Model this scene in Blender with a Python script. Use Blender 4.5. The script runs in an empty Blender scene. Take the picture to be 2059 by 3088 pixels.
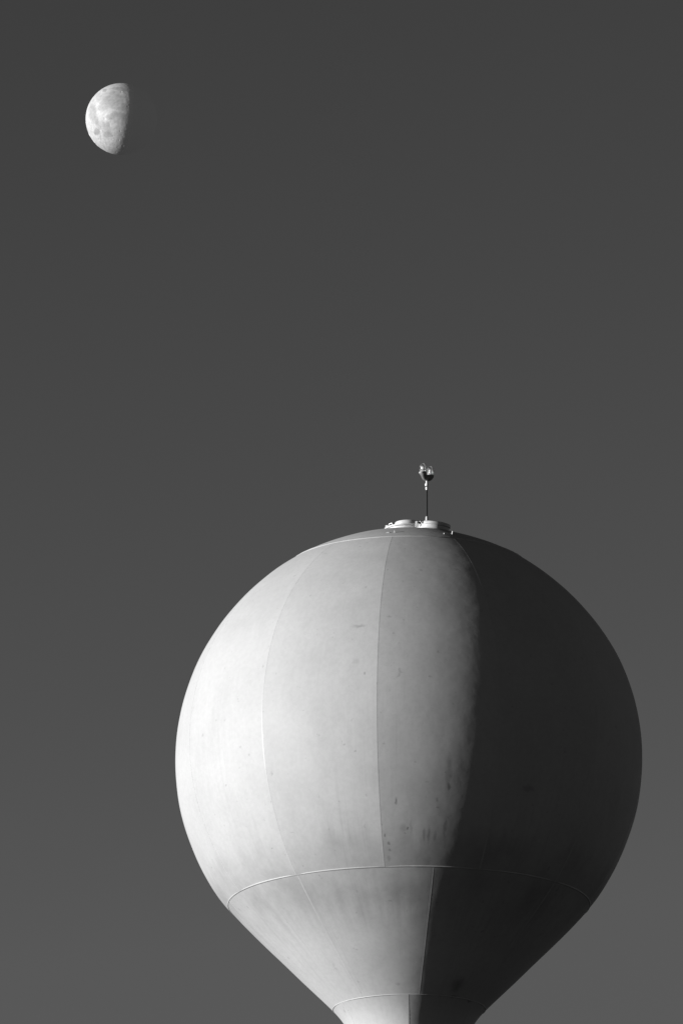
import bpy, bmesh, math, random
import numpy as np
from mathutils import Vector, Matrix
from math import sin, cos, tan, radians, degrees, pi, hypot

random.seed(7)
rng = np.random.default_rng(7)
S = bpy.context.scene
C = S.collection

# ------------------------------------------------------------------ camera
cam_d = bpy.data.cameras.new('camera')
cam = bpy.data.objects.new('camera', cam_d)
C.objects.link(cam)
cam.location = (0, 0, 1.6)
cam.rotation_euler = (radians(90 + 15.1), 0, 0)
cam_d.sensor_fit = 'VERTICAL'
cam_d.sensor_height = 36.0
cam_d.lens = 18.0 * 23810.0 / 1544.0          # long telephoto: the moon is half a degree wide
cam_d.clip_start = 1.0
cam_d.clip_end = 120000.0
S.camera = cam

# ------------------------------------------------------------------ sun and sky
SUN_EL = radians(4.0)
PSI = radians(75.4)                            # the sun stands left of the camera and a little behind it
L = Vector((-sin(PSI) * cos(SUN_EL), -cos(PSI) * cos(SUN_EL), sin(SUN_EL)))
sun_d = bpy.data.lights.new('sun', 'SUN')
sun_d.energy = 5.0
sun_d.angle = radians(0.53)
sun_d.color = (1.0, 1.0, 1.0)                  # monochrome photograph
sun = bpy.data.objects.new('sun', sun_d)
C.objects.link(sun)
sun.rotation_euler = (-L).to_track_quat('-Z', 'Y').to_euler()
sun.location = (0, 0, 120)

W = bpy.data.worlds.new('World')
S.world = W
W.use_nodes = True
nt = W.node_tree
nt.nodes.clear()
sky = nt.nodes.new('ShaderNodeTexSky')
sky.sky_type = 'NISHITA'
sky.sun_disc = False
sky.sun_elevation = SUN_EL
sky.sun_rotation = math.atan2(L.x, L.y)
sky.altitude = 0.0
sky.air_density = 1.0
sky.dust_density = 0.3
sky.ozone_density = 1.0
sep = nt.nodes.new('ShaderNodeSeparateColor')
nt.links.new(sky.outputs['Color'], sep.inputs['Color'])
# black-and-white film behind a red filter: mostly the red channel of the sky
m1 = nt.nodes.new('ShaderNodeMath'); m1.operation = 'MULTIPLY'; m1.inputs[1].default_value = 0.9
m2 = nt.nodes.new('ShaderNodeMath'); m2.operation = 'MULTIPLY_ADD'; m2.inputs[1].default_value = 0.1
nt.links.new(sep.outputs[0], m1.inputs[0])
nt.links.new(sep.outputs[1], m2.inputs[0])
nt.links.new(m1.outputs[0], m2.inputs[2])
# contrast of the film, and its shoulder for the bright horizon
m3 = nt.nodes.new('ShaderNodeMath'); m3.operation = 'MINIMUM'; m3.inputs[1].default_value = 1.38
m4 = nt.nodes.new('ShaderNodeMath'); m4.operation = 'POWER'; m4.inputs[1].default_value = 1.85
nt.links.new(m2.outputs[0], m3.inputs[0])
nt.links.new(m3.outputs[0], m4.inputs[0])
m5 = nt.nodes.new('ShaderNodeMath'); m5.operation = 'MULTIPLY'; m5.inputs[1].default_value = 0.6   # scales the whole sky down
m6 = nt.nodes.new('ShaderNodeMath'); m6.operation = 'MINIMUM'; m6.inputs[1].default_value = 9.0    # film white
m7 = nt.nodes.new('ShaderNodeMath'); m7.operation = 'SUBTRACT'; m7.inputs[1].default_value = 1.38; m7.use_clamp = False
m8 = nt.nodes.new('ShaderNodeMath'); m8.operation = 'MAXIMUM'; m8.inputs[1].default_value = 0.0
m9 = nt.nodes.new('ShaderNodeMath'); m9.operation = 'MULTIPLY_ADD'; m9.inputs[1].default_value = 0.5
nt.links.new(m2.outputs[0], m6.inputs[0]); nt.links.new(m6.outputs[0], m7.inputs[0]); nt.links.new(m7.outputs[0], m8.inputs[0])
nt.links.new(m8.outputs[0], m9.inputs[0]); nt.links.new(m4.outputs[0], m9.inputs[2])
nt.links.new(m9.outputs[0], m5.inputs[0])
bg = nt.nodes.new('ShaderNodeBackground')
bg.inputs['Strength'].default_value = 0.053
nt.links.new(m5.outputs[0], bg.inputs['Color'])
wo = nt.nodes.new('ShaderNodeOutputWorld')
nt.links.new(bg.outputs[0], wo.inputs['Surface'])

S.view_settings.view_transform = 'Standard'
S.view_settings.look = 'None'
S.view_settings.gamma = 1.0
S.view_settings.use_curve_mapping = False
S.view_settings.exposure = 0.75
S.cycles.max_bounces = 8
S.cycles.transparent_max_bounces = 16

# ------------------------------------------------------------------ node helpers
class NG:
    def __init__(s, name):
        s.m = bpy.data.materials.new(name); s.m.use_nodes = True
        s.t = s.m.node_tree; s.t.nodes.clear()
        s.out = s.t.nodes.new('ShaderNodeOutputMaterial')
    def n(s, typ, ins=None, **kw):
        nd = s.t.nodes.new(typ)
        for k, v in kw.items(): setattr(nd, k, v)
        for k, v in (ins or {}).items():
            if isinstance(v, bpy.types.NodeSocket): s.t.links.new(v, nd.inputs[k])
            else: nd.inputs[k].default_value = v
        return nd
    def math(s, op, a, b=0.0, c=0.0, clamp=False):
        return s.n('ShaderNodeMath', {0: a, 1: b, 2: c}, operation=op, use_clamp=clamp).outputs[0]
    def vmath(s, op, a, b=(0, 0, 0)):
        nd = s.n('ShaderNodeVectorMath', {0: a, 1: b}, operation=op)
        return nd.outputs['Value'] if op in ('LENGTH', 'DOT_PRODUCT') else nd.outputs[0]
    def noise(s, vec, scale, detail=4.0, rough=0.55):
        return s.n('ShaderNodeTexNoise', {'Vector': vec, 'Scale': scale, 'Detail': detail, 'Roughness': rough}).outputs['Fac']
    def maprange(s, v, a, b, c, d, smooth=True):
        return s.n('ShaderNodeMapRange', {'Value': v, 'From Min': a, 'From Max': b, 'To Min': c, 'To Max': d},
                   interpolation_type='SMOOTHSTEP' if smooth else 'LINEAR').outputs[0]
    def grey(s, v):
        return s.n('ShaderNodeCombineColor', {0: v, 1: v, 2: v}).outputs[0]

# scuffs, drips and soft dark patches: azimuth (degrees), height, half widths, strength
DARK_MARKS = [(-13.3,50.58,1.80,0.047,0.25),(-5.4,50.81,0.72,0.028,0.2),(-13.4,49.61,0.86,0.074,0.12),(-11.2,49.27,0.25,0.046,0.3),
 (-3.7,46.06,0.27,0.083,0.45),(9.6,46.42,0.44,0.113,0.5),(9.8,46.67,0.52,0.060,0.3),(9.5,46.66,0.78,0.484,0.22),
 (1.3,46.98,0.34,0.024,0.2),(6.9,46.10,0.36,0.045,0.3),(7.2,45.90,0.45,0.024,0.3),(-0.8,45.43,0.28,0.030,0.5),
 (-1.9,45.44,0.94,0.090,0.15),(-1.5,45.31,0.29,0.030,0.3),(-7.2,45.26,0.29,0.045,0.4),(-6.2,45.08,0.39,0.028,0.4),
 (-6.1,44.95,0.40,0.023,0.3),(-6.6,44.75,0.52,0.060,0.2),(3.7,45.29,0.38,0.151,0.28),(5.1,45.29,0.38,0.196,0.28),
 (6.8,45.27,0.58,0.106,0.25),(9.5,45.47,0.47,0.226,0.3),(0.1,45.46,0.28,0.188,0.15),(33.1,42.12,4.2,0.15,0.4),
 (33.7,41.87,3.63,0.029,0.45),(51.8,41.85,3.29,0.027,0.4),(31.3,46.52,2.01,0.075,0.25),(-1.4,44.03,8.30,0.282,0.14),
 (-42.9,45.23,0.39,0.021,0.3),(-16.3,47.45,0.26,0.026,0.3),(-13.6,47.30,0.26,0.026,0.3),(-7.9,45.52,0.38,0.023,0.3)]

def paint_material(name, base, marked=True, rough=0.5):
    g = NG(name)
    obj = g.n('ShaderNodeTexCoord').outputs['Object']
    xyz = g.n('ShaderNodeSeparateXYZ', {0: obj})
    x, y, z = xyz.outputs
    az = g.math('DEGREES', g.math('ARCTAN2', x, g.math('MULTIPLY', y, -1.0)))
    # rain streaks: noise stretched along the fall line
    sv = g.n('ShaderNodeCombineXYZ', {0: g.math('MULTIPLY', az, 0.55), 1: 0.0, 2: g.math('MULTIPLY', z, 0.22)}).outputs[0]
    streak = g.maprange(g.noise(sv, 1.0, 6, 0.6), 0.42, 0.80, 1.0, 0.90)
    sv2 = g.n('ShaderNodeCombineXYZ', {0: g.math('MULTIPLY', az, 1.6), 1: 3.0, 2: g.math('MULTIPLY', z, 0.5)}).outputs[0]
    streak2 = g.maprange(g.noise(sv2, 1.0, 3, 0.6), 0.54, 0.78, 1.0, 0.86)
    blotch = g.maprange(g.noise(obj, 0.55, 6, 0.62), 0.28, 0.75, 1.04, 0.93)
    fine = g.maprange(g.noise(obj, 9.0, 4, 0.65), 0.3, 0.7, 1.03, 0.965)
    speck = g.maprange(g.noise(obj, 5.0, 3, 0.6), 0.67, 0.74, 1.0, 0.80)
    # streaks come and go, and gather low on the bulge
    low = g.maprange(z, 50.5, 45.5, 0.25, 1.0)
    patchy = g.math('MULTIPLY', low, g.maprange(g.noise(obj, 0.35, 3, 0.6), 0.40, 0.62, 0.15, 1.0))
    v = g.math('MULTIPLY', streak, streak2)
    v = g.math('SUBTRACT', 1.0, g.math('MULTIPLY', g.math('SUBTRACT', 1.0, v), patchy))
    v = g.math('MULTIPLY', v, blotch)
    v = g.math('MULTIPLY', v, fine)
    v = g.math('MULTIPLY', v, speck)
    if marked:
        wob = g.n('ShaderNodeTexNoise', {'Vector': obj, 'Scale': 7.0, 'Detail': 3.0}).outputs['Color']
        wob = g.vmath('MULTIPLY', g.vmath('SUBTRACT', wob, (0.5, 0.5, 0.5)), (1.1, 0.16, 0.0))
        p = g.vmath('ADD', g.n('ShaderNodeCombineXYZ', {0: az, 1: z, 2: 0.0}).outputs[0], wob)
        tot = None
        for a0, z0, wa, wz, s in DARK_MARKS:
            q = g.vmath('MULTIPLY', g.vmath('SUBTRACT', p, (a0, z0, 0)), (1 / wa, 1 / wz, 0))
            big = wa > 4
            f = g.maprange(g.vmath('LENGTH', q), 1.5 if not big else 1.7, 0.3 if not big else 0.0, 0.0, s)
            tot = f if tot is None else g.math('MAXIMUM', tot, f)
        v = g.math('MULTIPLY', v, g.math('SUBTRACT', 1.0, tot))
        # darker band round the knuckle, its upper edge running up unevenly
        edge_noise = g.n('ShaderNodeTexNoise', {'Vector': g.n('ShaderNodeCombineXYZ', {0: g.math('MULTIPLY', az, 0.28), 1: 9.0, 2: g.math('MULTIPLY', z, 0.35)}).outputs[0], 'Scale': 1.0, 'Detail': 3.0}).outputs[0]
        zz_ = g.math('ADD', z, g.math('MULTIPLY', g.math('SUBTRACT', edge_noise, 0.5), 1.1))
        bandv = g.math('MULTIPLY', g.maprange(zz_, 45.62, 45.0, 0.0, 1.0), g.maprange(zz_, 43.2, 44.4, 0.0, 1.0))
        bandv = g.math('MULTIPLY', bandv, g.maprange(g.noise(obj, 0.5, 4, 0.6), 0.3, 0.65, 0.06, 0.27))
        v = g.math('MULTIPLY', v, g.math('SUBTRACT', 1.0, bandv))
    v = g.math('MULTIPLY', v, base)
    # slight waviness of hand-rolled steel plates plus orange peel
    h1 = g.noise(obj, 0.9, 2, 0.5)
    h2 = g.noise(obj, 2.6, 3, 0.55)
    h3 = g.noise(obj, 14.0, 2, 0.5)
    h = g.math('ADD', g.math('MULTIPLY', h1, 0.012), g.math('MULTIPLY', h2, 0.0028))
    h = g.math('ADD', h, g.math('MULTIPLY', h3, 0.0001))
    bump = g.n('ShaderNodeBump', {'Height': h, 'Strength': 1.0, 'Distance': 1.0}).outputs[0]
    bs = g.n('ShaderNodeBsdfPrincipled', {'Base Color': g.grey(v), 'Roughness': rough, 'Normal': bump})
    bs.inputs['Specular IOR Level'].default_value = 0.22
    g.t.links.new(bs.outputs[0], g.out.inputs[0])
    return g.m

def plain_material(name, base, rough=0.5, metal=0.0, var=0.1, scale=20.0):
    g = NG(name)
    obj = g.n('ShaderNodeTexCoord').outputs['Object']
    v = g.maprange(g.noise(obj, scale, 4, 0.6), 0.3, 0.7, base * (1 + var), base * (1 - var))
    bs = g.n('ShaderNodeBsdfPrincipled', {'Base Color': g.grey(v), 'Roughness': rough, 'Metallic': metal})
    g.t.links.new(bs.outputs[0], g.out.inputs[0])
    return g.m

PAINT = paint_material('tank_paint', 0.362, rough=0.6)
BEAD = paint_material('weld_bead_paint', 0.362, marked=False, rough=0.45)
FITTING = plain_material('white_fitting_paint', 0.44, 0.45, var=0.12, scale=6.0)
DARK = plain_material('dark_cast_metal', 0.006, 0.9, 0.0)
STEEL = plain_material('galvanised_steel', 0.6, 0.4, 0.0)
CAGE = plain_material('weathered_wire', 0.3, 0.45)
CONCRETE = plain_material('concrete', 0.3, 0.9, scale=3.0)
BULB = plain_material('bulb_ceramic', 0.75, 0.3)

# ------------------------------------------------------------------ mesh helpers
def link(name, me, mat, parent=None, smooth=True):
    if mat: me.materials.append(mat)
    o = bpy.data.objects.new(name, me)
    C.objects.link(o)
    if parent: o.parent = parent
    if smooth:
        me.polygons.foreach_set('use_smooth', [True] * len(me.polygons))
    return o

def mesh(name, verts, faces):
    me = bpy.data.meshes.new(name)
    me.from_pydata([tuple(v) for v in verts], [], faces)
    me.update()
    return me

def tag(o, label=None, cat=None, group=None, kind=None):
    if label: o['label'] = label
    if cat: o['category'] = cat
    if group: o['group'] = group
    if kind: o['kind'] = kind

def lathe(pts, seg=48, M=None):
    """closed solid of revolution from (r, z) pairs about z; returns verts, faces"""
    V, Fc = [], []
    n = len(pts)
    for r, z in pts:
        for k in range(seg):
            a = 2 * pi * k / seg
            V.append(Vector((r * cos(a), r * sin(a), z)))
    for i in range(n - 1):
        for k in range(seg):
            k2 = (k + 1) % seg
            Fc.append((i * seg + k, i * seg + k2, (i + 1) * seg + k2, (i + 1) * seg + k))
    Fc.append(tuple(reversed(range(seg))))
    Fc.append(tuple(range((n - 1) * seg, n * seg)))
    if M: V = [M @ v for v in V]
    return V, Fc

def lathe_obj(name, pts, mat, parent=None, seg=48, M=None, bevel_angle=35):
    V, Fc = lathe(pts, seg, M)
    me = mesh(name, V, Fc)
    o = link(name, me, mat, parent)
    sharp_by_angle(me, bevel_angle)
    return o

def sharp_by_angle(me, ang):
    bm = bmesh.new(); bm.from_mesh(me)
    bmesh.ops.recalc_face_normals(bm, faces=bm.faces)
    for e in bm.edges:
        e.smooth = not (len(e.link_faces) == 2 and e.calc_face_angle(0) > radians(ang))
    bm.to_mesh(me); bm.free()

def tube(path, rad, seg=8):
    V, Fc = [], []
    path = [Vector(p) for p in path]
    n = len(path)
    rads = rad if isinstance(rad, (list, tuple)) else [rad] * n
    up = None
    for i, p in enumerate(path):
        t = (path[min(i + 1, n - 1)] - path[max(i - 1, 0)]).normalized()
        if up is None: up = t.orthogonal().normalized()
        u = (up - t * up.dot(t)).normalized(); up = u
        w = t.cross(u)
        for k in range(seg):
            a = 2 * pi * k / seg
            V.append(p + (u * cos(a) + w * sin(a)) * rads[i])
    for i in range(n - 1):
        for k in range(seg):
            k2 = (k + 1) % seg
            Fc.append((i * seg + k, i * seg + k2, (i + 1) * seg + k2, (i + 1) * seg + k))
    Fc.append(tuple(reversed(range(seg))))
    Fc.append(tuple(range((n - 1) * seg, n * seg)))
    return V, Fc

def join(parts):
    V, Fc = [], []
    for v, f in parts:
        o = len(V); V += v; Fc += [tuple(i + o for i in q) for q in f]
    return V, Fc

def box(sx, sy, sz, M, bev=0.12):
    bm = bmesh.new()
    bmesh.ops.create_cube(bm, size=1.0)
    for v in bm.verts: v.co = Vector((v.co.x * sx, v.co.y * sy, v.co.z * sz))
    bmesh.ops.bevel(bm, geom=bm.edges[:], offset=min(sx, sy, sz) * bev, segments=1, affect='EDGES')
    bm.verts.index_update()
    V = [M @ v.co for v in bm.verts]; Fc = [tuple(v.index for v in f.verts) for f in bm.faces]
    bm.free()
    return V, Fc

T = Matrix.Translation

# ------------------------------------------------------------------ ground
def ground():
    rings = [0, 20, 60, 150, 300, 600, 1500, 4000, 10000, 25000, 60000]
    seg = 96
    V = [Vector((0, 150, 0))]; Fc = []
    for r in rings[1:]:
        for k in range(seg):
            a = 2 * pi * k / seg
            V.append(Vector((r * cos(a), 150 + r * sin(a), 0)))
    for k in range(seg): Fc.append((0, 1 + k, 1 + (k + 1) % seg))
    for i in range(len(rings) - 2):
        for k in range(seg):
            k2 = (k + 1) % seg
            Fc.append((1 + i * seg + k, 1 + (i + 1) * seg + k, 1 + (i + 1) * seg + k2, 1 + i * seg + k2))
    g = NG('dry_grass')
    obj = g.n('ShaderNodeTexCoord').outputs['Object']
    a = g.noise(obj, 0.02, 6, 0.6); b = g.noise(obj, 3.0, 5, 0.7)
    v = g.math('MULTIPLY', g.maprange(a, 0.3, 0.7, 0.022, 0.04), g.maprange(b, 0.3, 0.7, 0.7, 1.25))
    bs = g.n('ShaderNodeBsdfPrincipled', {'Base Color': g.grey(v), 'Roughness': 0.95})
    g.t.links.new(bs.outputs[0], g.out.inputs[0])
    o = link('ground', mesh('ground', V, Fc), g.m, smooth=False)
    tag(o, kind='structure')
ground()

# ------------------------------------------------------------------ water tower
TX, TY = 1.7253, 198.0
tower = bpy.data.objects.new('water_tower', None)
C.objects.link(tower)
tower.location = (TX, TY, 0)
tag(tower, 'pale welded steel water tower with a bulbous tank, cone underside and narrow stem', 'water tower')

R_CAP = 6.03
APEX = 54.405
def cap_z(r): return APEX - (R_CAP - math.sqrt(R_CAP ** 2 - r * r))
# half profile (radius, height) of the tank, top to stem
PTS = [(r, cap_z(r)) for r in (0.0, 0.3, 0.6, 0.9, 1.2, 1.5, 1.8)] + [
 (2.121,54.012),(2.505,53.856),(2.84,53.695),(3.098,53.540),(3.409,53.329),(3.704,53.106),(4.011,52.838),(4.278,52.586),(4.546,52.287),
 (4.844,51.92),(5.04,51.631),(5.236,51.311),(5.403,51.006),(5.529,50.721),(5.62,50.489),(5.726,50.178),(5.808,49.896),
 (5.86,49.682),(5.915,49.406),(5.954,49.153),(5.981,48.909),(5.996,48.669),(6.002,48.396),(5.995,48.138),(5.976,47.871),
 (5.954,47.657),(5.927,47.446),(5.891,47.235),(5.846,47.027),(5.789,46.816),(5.719,46.591),(5.589,46.235),(5.453,45.899),
 (5.292,45.569),(5.112,45.246),(4.957,44.995),(4.871,44.872),(4.722,44.681),(4.535,44.466),(4.283,44.189),(4.096,43.994),
 (3.935,43.829),(3.701,43.592),(3.275,43.177),(2.776,42.674),(2.265,42.18),(1.944,41.863),(1.768,41.661),(1.676,41.533),
 (1.600,41.39),(1.535,41.22),(1.485,41.02),(1.455,40.8),(1.44,40.5),(1.43,40.0)]
P = np.array(PTS)
arc = np.r_[0, np.cumsum(np.hypot(*np.diff(P, axis=0).T))]
DS = 0.06
sg = np.arange(0, arc[-1], DS)
pr = np.interp(sg, arc, P[:, 0]); pz = np.interp(sg, arc, P[:, 1])
def gsm(a, sig):
    n = int(3 * sig / DS); k = np.exp(-0.5 * (np.arange(-n, n + 1) * DS / sig) ** 2); k /= k.sum()
    e = np.r_[2 * a[0] - a[n:0:-1], a, 2 * a[-1] - a[-2:-n - 2:-1]]
    return np.convolve(e, k, 'valid')
SIG = 0.16
pr_s, pz_s = gsm(pr, SIG), gsm(pz, SIG)
pr_s[0] = 0.0
tr, tz = np.gradient(pr_s, sg), np.gradient(pz_s, sg)
tl = np.hypot(tr, tz); tr, tz = tr / tl, tz / tl
nr, nz = -tz, tr                                # outward normal in the (r, z) plane
flip = nr < 0
def s_at_z(z): return float(np.interp(-z, -pz_s, sg))
def prof(s):
    r = np.interp(s, sg, pr_s); z = np.interp(s, sg, pz_s)
    a = np.interp(s, sg, nr); b = np.interp(s, sg, nz); l = hypot(a, b)
    return float(r), float(z), float(a / l), float(b / l)

S_CAP, S_RING, S_NECK, S_END = s_at_z(53.575), s_at_z(44.58), s_at_z(41.86), float(sg[-1])

def creased(s, s0, s1, f0, f1):
    def ease(t): t = min(1.0, max(0.0, t)); return t * t * (3 - 2 * t)
    return min(f0 + (1 - f0) * ease((s - s0) / 0.8), f1 + (1 - f1) * ease((s1 - s) / 0.8))

def plate(name, s0, s1, a0, a1, flat, na=12, ds=0.12, fade=(1.0, 1.0), mat=PAINT):
    """one rolled steel plate: its edges lie on the tank's surface; it is rolled a little flatter than the
    true circle, so neighbours meet in a slight crease"""
    ns = max(2, int((s1 - s0) / ds))
    V, N, Fc = [], [], []
    mid = 0.5 * (a0 + a1); half = 0.5 * (a1 - a0)
    g0 = cos(half) / cos(half * 0.5)
    for i in range(ns + 1):
        s = s0 + (s1 - s0) * i / ns
        r, z, n1, n2 = prof(s)
        for k in range(na + 1):
            a = a0 + (a1 - a0) * k / na
            e = creased(s, s0, s1, *fade)
            rf = r * (1 + flat * e * (cos(half) / cos(a - mid) - g0))
            V.append((rf * sin(a), -rf * cos(a), z))
            an = mid + (a - mid) * (1 - flat * e)
            N.append((n1 * sin(an), -n1 * cos(an), n2))
    for i in range(ns):
        for k in range(na):
            q = i * (na + 1) + k
            Fc.append((q, q + na + 1, q + na + 2, q + 1))
    me = mesh(name, V, Fc)
    o = link(name, me, mat, tower)
    me.normals_split_custom_set_from_vertices(N)
    return o

def arc_bead(name, a, s0, s1, w, h, half, flat, fade=(1.0, 1.0), mat=BEAD):
    """weld bead up a vertical seam"""
    n = max(3, int((s1 - s0) / 0.1))
    prf = [(-0.5, -0.3), (-0.25, 0.55), (0.0, 1.0), (0.25, 0.55), (0.5, -0.3)]
    lift = flat * (1 - cos(half) / cos(half * 0.5))
    V, Fc = [], []
    for i in range(n + 1):
        s = s0 + (s1 - s0) * i / n
        r, z, n1, n2 = prof(s)
        r *= 1 + lift * creased(s, s0, s1, *fade)
        p = Vector((r * sin(a), -r * cos(a), z)); nn = Vector((n1 * sin(a), -n1 * cos(a), n2)); tt = Vector((cos(a), sin(a), 0))
        jit = 1 + 0.25 * random.uniform(-1, 1)
        for u, v in prf: V.append(p + tt * u * w + nn * v * h * jit)
    m = len(prf)
    for i in range(n):
        for k in range(m - 1):
            q = i * m + k
            Fc.append((q, q + m, q + m + 1, q + 1))
    return link(name, mesh(name, V, Fc), mat, tower)

def ring_bead(name, s, w, h, mat=BEAD, seg=240, prf=None):
    prf = prf or [(-0.5, -0.4), (-0.36, 0.6), (0.0, 1.0), (0.36, 0.6), (0.5, -0.4)]
    r, z, n1, n2 = prof(s)
    V, Fc = [], []
    m = len(prf)
    for k in range(seg):
        a = 2 * pi * k / seg
        jit = 1 + 0.15 * random.uniform(-1, 1)
        for u, v in prf:
            rr = r + n1 * v * h * jit + n2 * u * w      # along the profile: tangent = (n2, -n1)
            zz = z + n2 * v * h * jit - n1 * u * w
            V.append((rr * sin(a), -rr * cos(a), zz))
    for k in range(seg):
        k2 = (k + 1) % seg
        for j in range(m - 1):
            Fc.append((k * m + j, k * m + j + 1, k2 * m + j + 1, k2 * m + j))
    return link(name, mesh(name, V, Fc), mat, tower)

RAD = radians
# roof cap: one dished plate
def cap():
    V, N, Fc = [(0, 0, prof(0)[1])], [(0, 0, 1)], []
    seg, ns = 120, 24
    for i in range(1, ns + 1):
        r, z, n1, n2 = prof(S_CAP * i / ns)
        for k in range(seg):
            a = 2 * pi * k / seg
            V.append((r * sin(a), -r * cos(a), z)); N.append((n1 * sin(a), -n1 * cos(a), n2))
    for k in range(seg): Fc.append((0, 1 + k, 1 + (k + 1) % seg))
    for i in range(ns - 1):
        for k in range(seg):
            k2 = (k + 1) % seg
            Fc.append((1 + i * seg + k, 1 + (i + 1) * seg + k, 1 + (i + 1) * seg + k2, 1 + i * seg + k2))
    me = mesh('roof_cap', V, Fc)
    link('roof_cap', me, PAINT, tower)
    me.normals_split_custom_set_from_vertices(N)
cap()
K_SHELL, K_CONE, K_STEM = 0.19, 0.05, 0.20
SHELL_FADE, CONE_FADE, NECK_FADE = (0.5, 0.8), (0.45, 0.6), (0.4, 1.0)
for i in range(12):
    a = -8.1 + 30 * i
    plate('shell_plate', S_CAP, S_RING, RAD(a), RAD(a + 30), K_SHELL, fade=SHELL_FADE)
    arc_bead('weld_seam', RAD(a), S_CAP, S_RING, 0.036, 0.0010, RAD(15), K_SHELL, SHELL_FADE)
for i in range(8):
    a = 7.3 + 45 * i
    plate('cone_plate', S_RING, S_NECK, RAD(a), RAD(a + 45), K_CONE, na=16, fade=CONE_FADE)
    arc_bead('weld_seam', RAD(a), S_RING, S_NECK, 0.036, 0.0010, RAD(22.5), K_CONE, CONE_FADE)
for i in range(6):
    a = -1.0 + 60 * i
    plate('neck_plate', S_NECK, S_END, RAD(a), RAD(a + 60), K_STEM, na=20, ds=0.08, fade=NECK_FADE)
    arc_bead('weld_seam', RAD(a), S_NECK, S_END, 0.036, 0.0010, RAD(30), K_STEM, NECK_FADE)
# the cap laps over the shell; the lower rings are plain weld beads
ring_bead('lap_ring', S_CAP, 0.11, 0.016, prf=[(-0.9, -0.4), (-0.4, 0.8), (0.2, 1.0), (0.42, 0.6), (0.5, -0.3)])
ring_bead('weld_ring', S_RING, 0.045, 0.013)
ring_bead('weld_ring', S_NECK, 0.035, 0.010)

# stem and bell base below the frame
r_end = prof(S_END)[0]; z_end = prof(S_END)[1]
lathe_obj('stem', [(r_end, z_end), (1.40, 30.0), (1.40, 20.0), (1.40, 9.0)], PAINT, tower, 72)
lathe_obj('bell_base', [(1.40, 9.0), (1.46, 7.5), (1.68, 5.5), (2.05, 3.6), (2.55, 1.8), (3.0, 0.45)], PAINT, tower, 72)
lathe_obj('foundation', [(3.9, -0.5), (3.9, 0.40), (3.85, 0.45), (0.5, 0.45)], CONCRETE, tower, 72)

# roof fittings ------------------------------------------------------
def part(name, vf, mat, parent, ang=35):
    me = mesh(name, *vf)
    o = link(name, me, mat, parent)
    sharp_by_angle(me, ang)
    return o

# central vent: drum with a thin flange, short neck and a mushroom lid
vent = lathe_obj('roof_vent', [(0.575, APEX - 0.10), (0.575, 54.515), (0.615, 54.525), (0.62, 54.535), (0.62, 54.552), (0.61, 54.560), (0.24, 54.565), (0.23, 54.63), (0.1, 54.63)], FITTING, tower, 64)
lathe_obj('vent_lid', [(0.22, 54.627), (0.335, 54.630), (0.346, 54.640), (0.346, 54.70), (0.335, 54.728), (0.28, 54.745), (0.12, 54.757), (0.02, 54.76)], FITTING, vent, 56)
for a in (-118, -95, -72):
    c = Vector((0.575 * sin(RAD(a)), -0.575 * cos(RAD(a)), 54.58))
    part('vent_clamp', box(0.05, 0.07, 0.07, T(c) @ Matrix.Rotation(RAD(-a), 4, 'Z')), STEEL, vent)
part('vent_handle', tube([(-0.50, -0.30, 54.56), (-0.49, -0.30, 54.62), (-0.42, -0.36, 54.63), (-0.40, -0.38, 54.57)], 0.016), STEEL, vent)

# side manway hatch, leaning with the dome
HX, HY = 0.648, -0.60
hr = hypot(HX, HY)
hn = Vector((HX, HY, math.sqrt(R_CAP ** 2 - hr * hr))).normalized()
hx = (Vector((1, 0, 0)) - hn * hn.x).normalized()
HR = Matrix((hx, hn.cross(hx), hn)).transposed()
HM = T(Vector((HX, HY, cap_z(hr)))) @ HR.to_4x4()
hatch = lathe_obj('roof_hatch', [(0.40, -0.09), (0.40, 0.012), (0.47, 0.015), (0.47, 0.035), (0.405, 0.04), (0.40, 0.125), (0.15, 0.125)], FITTING, tower, 64, HM)
lathe_obj('hatch_lid', [(0.30, 0.122), (0.418, 0.124), (0.43, 0.132), (0.43, 0.185), (0.42, 0.205), (0.36, 0.222), (0.18, 0.236), (0.02, 0.24)], FITTING, hatch, 64, HM)
hi = []
for dx in (-0.07, 0.05):
    hi.append(box(0.10, 0.035, 0.13, HM @ T((-0.43, dx - 0.16, 0.12))))
hi.append(tube([HM @ Vector((-0.45, -0.28, 0.15)), HM @ Vector((-0.45, -0.04, 0.15))], 0.022))
part('hatch_hinge', join(hi), STEEL, hatch)
part('hatch_handle', tube([HM @ Vector((-0.36, -0.25, 0.13)), HM @ Vector((-0.42, -0.28, 0.19)), HM @ Vector((-0.36, -0.34, 0.20)), HM @ Vector((-0.30, -0.32, 0.14))], 0.014), DARK, hatch)

# small welded rigging lugs round the cap
for a, r, h in ((-7.8, 2.71, 0.06), (-11.5, 2.72, 0.03), (19.9, 2.75, 0.035), (24.9, 2.66, 0.09)):
    s = s_at_z(cap_z(2.0)) + (r - 2.0) * 1.08
    rr, zz, n1, n2 = prof(s)
    n = Vector((n1 * sin(RAD(a)), -n1 * cos(RAD(a)), n2))
    M = T(Vector((rr * sin(RAD(a)), -rr * cos(RAD(a)), zz))) @ n.to_track_quat('Z', 'Y').to_matrix().to_4x4()
    part('rigging_lug', box(0.08 if h < 0.05 else 0.03, 0.04, h, M @ T((0, 0, h / 2 - 0.01))), FITTING, tower)

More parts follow.
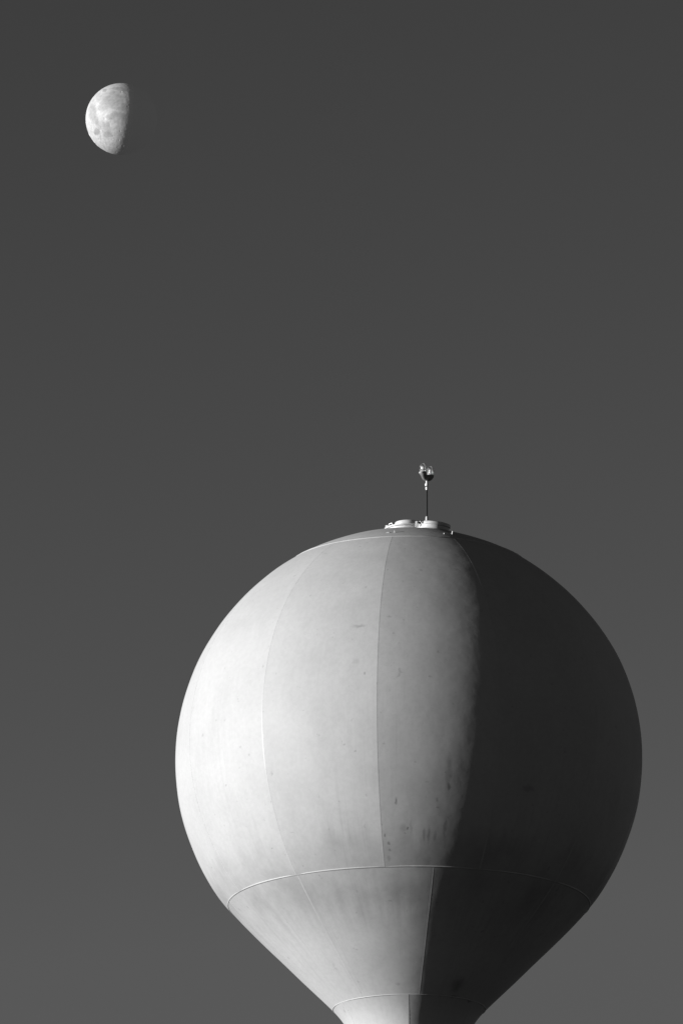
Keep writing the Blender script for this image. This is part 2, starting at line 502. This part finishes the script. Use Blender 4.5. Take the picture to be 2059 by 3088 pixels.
# ------------------------------------------------------------------ obstruction light on its mast
MX, MY = TX + 0.489, TY + 0.02
MZ = cap_z(hypot(0.489, 0.02))
beacon = bpy.data.objects.new('obstruction_light', None)
C.objects.link(beacon)
beacon.location = (MX, MY, MZ)
tag(beacon, 'twin glass obstruction light on a thin dark mast on top of the tank', 'beacon light')
z0 = MZ
def zz(z): return z + 1.6 - z0      # camera heights to mast heights
lathe_obj('mast', [(0.022, -0.05), (0.022, zz(54.06))], DARK, beacon, 16)
lathe_obj('ferrule', [(0.06, -0.06), (0.06, 0.05), (0.036, 0.07), (0.036, zz(53.27)), (0.030, zz(53.305)), (0.02, zz(53.305))], FITTING, beacon, 20)
cp = [lathe([(0.025, zz(54.02)), (0.034, zz(54.05)), (0.034, zz(54.09)), (0.026, zz(54.10))], 16),
      lathe([(0.028, zz(54.12)), (0.048, zz(54.13)), (0.048, zz(54.19)), (0.03, zz(54.20))], 8),
      lathe([(0.026, zz(54.19)), (0.026, zz(54.31))], 16)]
part('coupling', join(cp), STEEL, beacon)
DXL, DYL = -0.095, -0.145
lamps = [(DXL, DYL), (-DXL, -DYL)]
# yoke: a cast bowl that forks into the two lamp cups
yk = [lathe([(0.03, zz(54.265)), (0.075, zz(54.285)), (0.118, zz(54.325)), (0.14, zz(54.37)), (0.143, zz(54.40)), (0.10, zz(54.405))], 20)]
YOKE = plain_material('grey_cast_metal', 0.13, 0.5)
for x, y in lamps:
    yk.append(tube([(0, 0, zz(54.31)), (x * 0.55, y * 0.55, zz(54.335)), (x, y, zz(54.38)), (x, y, zz(54.41))], [0.05, 0.055, 0.06, 0.07], 14))
part('yoke', join(yk), YOKE, beacon, 60)
g = NG('dark_lens_glass')
obj = g.n('ShaderNodeTexCoord').outputs['Object']
fl = g.maprange(g.math('SINE', g.math('MULTIPLY', g.n('ShaderNodeSeparateXYZ', {0: obj}).outputs[2], 260.0)), -1, 1, 0.0, 0.004)
bp = g.n('ShaderNodeBump', {'Height': fl, 'Distance': 1.0, 'Strength': 0.6}).outputs[0]
gloss = g.n('ShaderNodeBsdfGlossy', {'Color': (1, 1, 1, 1), 'Roughness': 0.12, 'Normal': bp})
clear = g.n('ShaderNodeBsdfTransparent', {'Color': (0.86, 0.86, 0.86, 1)})
fr = g.math('MULTIPLY_ADD', g.n('ShaderNodeFresnel', {'IOR': 1.5}).outputs[0], 0.9, 0.03)
mx = g.n('ShaderNodeMixShader', {0: fr, 1: clear.outputs[0], 2: gloss.outputs[0]})
g.t.links.new(mx.outputs[0], g.out.inputs[0])
LENS = g.m
for i, (x, y) in enumerate(lamps):
    M = T((x, y, zz(54.40)))
    cup = lathe_obj('lamp_cup', [(0.06, -0.03), (0.085, 0.0), (0.092, 0.035), (0.092, 0.06), (0.08, 0.065)], YOKE, beacon, 24, M)
    part('clamp', join([box(0.05, 0.05, 0.05, M @ T((-0.05, -0.085, 0.04))), box(0.035, 0.04, 0.045, M @ T((-0.09, -0.02, 0.045)))]), STEEL, cup)
    gl = lathe_obj('lens_globe', [(0.074, 0.062), (0.08, 0.09), (0.082, 0.16), (0.076, 0.21), (0.058, 0.25), (0.03, 0.272), (0.006, 0.278)], LENS, beacon, 28, M, 80)
    part('bulb', join([lathe([(0.02, 0.07), (0.022, 0.12), (0.045, 0.145), (0.05, 0.18), (0.036, 0.21), (0.01, 0.22)], 16, M)]), BULB, gl)
    wires = []
    for k in range(4):
        a = k * pi / 2 + 0.5
        wires.append(tube([M @ Vector((q * cos(a), q * sin(a), h)) for q, h in ((0.09, 0.05), (0.093, 0.12), (0.09, 0.20), (0.068, 0.262), (0.03, 0.29), (0.0, 0.295))], 0.0045, 6))
    for h, q in ((0.12, 0.094), (0.21, 0.09)):
        wires.append(tube([M @ Vector((q * cos(t), q * sin(t), h)) for t in np.linspace(0, 2 * pi, 25)], 0.004, 6))
    part('guard_cage', join(wires), CAGE, beacon)

# ------------------------------------------------------------------ the moon
MD = 20000.0
md = Vector((-0.02776675, 0.95096201, 0.30805885)).normalized()
MR = MD * 108.0 / 23810.0
moon_c = md * MD + Vector((0, 0, 1.6))
# local axes: x to the right as seen from here, z up, -y towards the viewer
ly = md.copy(); lx = ly.cross(Vector((0, 0, 1))).normalized(); lz = lx.cross(ly)
MROT = Matrix((lx, ly, lz)).transposed()

def moon():
    nu, nv = 420, 210
    th = np.linspace(0, 2 * np.pi, nu, endpoint=False); ph = np.linspace(-np.pi / 2, np.pi / 2, nv + 1)
    TH, PH = np.meshgrid(th, ph)
    # pole axis along local x so that no pole faces the viewer
    X = np.sin(PH); Yv = np.cos(PH) * np.cos(TH); Z = np.cos(PH) * np.sin(TH)
    D = np.stack([X, Yv, Z], -1)
    u, v = D[..., 0], D[..., 2]
    front = D[..., 1] < 0.25
    # cheap smooth noise: sums of random plane waves
    def waves(freq, n, seed):
        r = np.random.default_rng(seed); out = np.zeros(u.shape)
        for _ in range(n):
            k = r.normal(size=3); k *= freq * r.uniform(0.6, 1.5) / np.linalg.norm(k)
            out += np.sin(D @ k + r.uniform(0, 6.28))
        return out / math.sqrt(n)
    w1, w2 = waves(9, 24, 1), waves(9, 24, 2)
    w3, w4 = waves(24, 40, 3), waves(24, 40, 4)
    uu = u + 0.012 * w1 + 0.020 * w3; vv = v + 0.012 * w2 + 0.020 * w4
    def blob(cu, cv, ru, rv, soft=0.35, rot=0.0, warp=True):
        a, b = (uu, vv) if warp else (u, v)
        du, dv = a - cu, b - cv
        c, s = math.cos(rot), math.sin(rot)
        d = np.hypot((du * c + dv * s) / ru, (-du * s + dv * c) / rv)
        t = np.clip((1 + soft - d) / (2 * soft), 0, 1)
        return t * t * (3 - 2 * t) * front
    mare = np.zeros(u.shape)
    for cu, cv, ru, rv, st, rot in [
        (-0.24, 0.53, 0.30, 0.24, 0.85, 0.15),      # wide round sea, upper half
        (-0.10, 0.36, 0.30, 0.14, 0.75, 0.0),
        (-0.47, 0.42, 0.13, 0.14, 0.60, 0.0),
        (-0.80, 0.16, 0.10, 0.30, 0.70, 0.0),       # long western sea
        (-0.68, -0.10, 0.07, 0.22, 0.80, 0.25),
        (-0.58, 0.30, 0.10, 0.10, 0.45, 0.0),
        (-0.62, 0.62, 0.11, 0.10, 0.35, 0.6),
        (-0.08, 0.82, 0.22, 0.045, 0.75, -0.08),    # cold narrow sea at the top
        (-0.48, 0.785, 0.05, 0.03, 0.7, 0.3),
        (-0.08, 0.12, 0.22, 0.075, 0.80, 0.0),
        (-0.27, 0.05, 0.10, 0.09, 0.65, 0.0),
        (0.05, 0.10, 0.12, 0.07, 0.60, 0.0),
        (-0.55, -0.16, 0.14, 0.13, 0.65, 0.0),
        (-0.42, -0.22, 0.12, 0.12, 0.6, 0.0),
        (-0.33, -0.20, 0.04, 0.12, 0.75, 0.1),
        (-0.69, -0.37, 0.075, 0.085, 0.95, 0.4),    # small round sea low left
        (-0.38, -0.43, 0.115, 0.095, 1.0, 0.1),
        (-0.45, -0.32, 0.10, 0.10, 0.65, 0.0),
        (-0.58, -0.50, 0.03, 0.06, 0.4, 0.5),
        (-0.12, -0.25, 0.03, 0.04, 0.4, 0.0),
        (-0.10, -0.05, 0.22, 0.12, 0.35, 0.0)]:
        mare = np.maximum(mare, st * blob(cu, cv, ru, rv, 0.35, rot))
    bright = np.zeros(u.shape)
    for cu, cv, ru, rv, st in [(-0.69, 0.15, 0.05, 0.10, 0.8), (-0.43, 0.155, 0.075, 0.07, 0.95), (-0.53, 0.17, 0.08, 0.10, 0.6),
        (-0.68, 0.43, 0.06, 0.05, 0.8), (-0.62, 0.50, 0.05, 0.05, 0.5), (-0.66, 0.28, 0.03, 0.12, 0.4), (-0.50, 0.06, 0.10, 0.06, 0.45),
        (-0.43, 0.67, 0.16, 0.045, 0.6), (-0.02, 0.70, 0.06, 0.04, 0.5), (-0.08, 0.37, 0.10, 0.035, 0.35), (-0.57, -0.10, 0.05, 0.05, 0.5),
        (-0.60, -0.34, 0.045, 0.045, 0.5), (-0.54, -0.26, 0.02, 0.05, 0.45), (-0.27, -0.13, 0.05, 0.06, 0.45), (-0.15, 0.05, 0.04, 0.05, 0.5),
        (-0.30, -0.55, 0.25, 0.05, 0.3), (-0.25, -0.65, 0.36, 0.24, 0.75), (-0.08, -0.30, 0.05, 0.05, 0.25)]:
        bright = np.maximum(bright, st * blob(cu, cv, ru, rv, 0.6))
    w5 = waves(48, 70, 5); w6 = waves(90, 90, 6)
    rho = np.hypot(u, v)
    alb = 0.43 - 0.16 * mare - 0.085 * np.clip((rho - 0.55) / 0.45, 0, 1) + 0.055 * bright * (0.6 + 0.7 * mare)  # albedo lowered toward the limb to hold down the sunlit edge
    alb = alb * (1 + 0.04 * w3 + 0.06 * w5 + 0.06 * w6)
    # unlit half darkened in the albedo so that it blends into the sky
    unlit_side = np.clip((u - (0.23 + 0.13 * v - 0.11 * v * v)) / 0.10, 0, 1)
    alb = alb * (1 - unlit_side) + 0.15 * (1 + 0.08 * w3) * unlit_side
    # terrain: craters and rough highlands
    hgt = 0.0005 * w5 * (1 - 0.8 * mare) + 0.0005 * w6 * (1 - 0.7 * mare)
    r = np.random.default_rng(23)
    for _ in range(420):
        c = r.normal(size=3); c /= np.linalg.norm(c)
        if c[1] > 0.1: continue
        R = 0.018 + 0.05 * r.random() ** 3
        if c[2] > -0.2 and r.random() < 0.85: continue
        d = np.arccos(np.clip(D @ c, -1, 1)) / R
        bowl = np.where(d < 1, (d * d - 1) * 0.10, 0) + 0.05 * np.exp(-((d - 1) / 0.22) ** 2)
        hgt = hgt + bowl * R * 1.2
    V = D * (1 + hgt)[..., None] * MR
    # poles duplicate rows are fine: build a grid with closed longitude
    verts = V.reshape(-1, 3)
    idx = np.arange((nv + 1) * nu).reshape(nv + 1, nu)
    q = np.stack([idx[:-1], np.roll(idx[:-1], -1, 1), np.roll(idx[1:], -1, 1), idx[1:]], -1).reshape(-1, 4)
    me = bpy.data.meshes.new('moon')
    me.from_pydata(verts.tolist(), [], q.tolist())
    bm = bmesh.new(); bm.from_mesh(me)
    lay = bm.verts.layers.float.new('albedo')
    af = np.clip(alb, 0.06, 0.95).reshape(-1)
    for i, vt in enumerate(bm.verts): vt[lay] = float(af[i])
    bmesh.ops.remove_doubles(bm, verts=bm.verts, dist=0.001)
    bmesh.ops.recalc_face_normals(bm, faces=bm.faces)
    bm.to_mesh(me); bm.free()
    g = NG('moon_regolith')
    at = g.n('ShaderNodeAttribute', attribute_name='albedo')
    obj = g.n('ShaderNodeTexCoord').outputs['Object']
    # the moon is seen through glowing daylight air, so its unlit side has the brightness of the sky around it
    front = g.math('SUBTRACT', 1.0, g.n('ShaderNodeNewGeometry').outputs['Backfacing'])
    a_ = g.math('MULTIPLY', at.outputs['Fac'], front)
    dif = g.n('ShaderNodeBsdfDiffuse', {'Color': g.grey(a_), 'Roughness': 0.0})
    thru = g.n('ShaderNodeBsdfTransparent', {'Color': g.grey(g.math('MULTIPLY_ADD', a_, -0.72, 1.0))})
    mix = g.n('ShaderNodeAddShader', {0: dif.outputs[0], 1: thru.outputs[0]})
    g.t.links.new(mix.outputs[0], g.out.inputs[0])
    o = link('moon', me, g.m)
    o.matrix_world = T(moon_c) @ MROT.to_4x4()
    tag(o, 'half lit waning moon with grey seas high in the clear sky', 'moon')
moon()
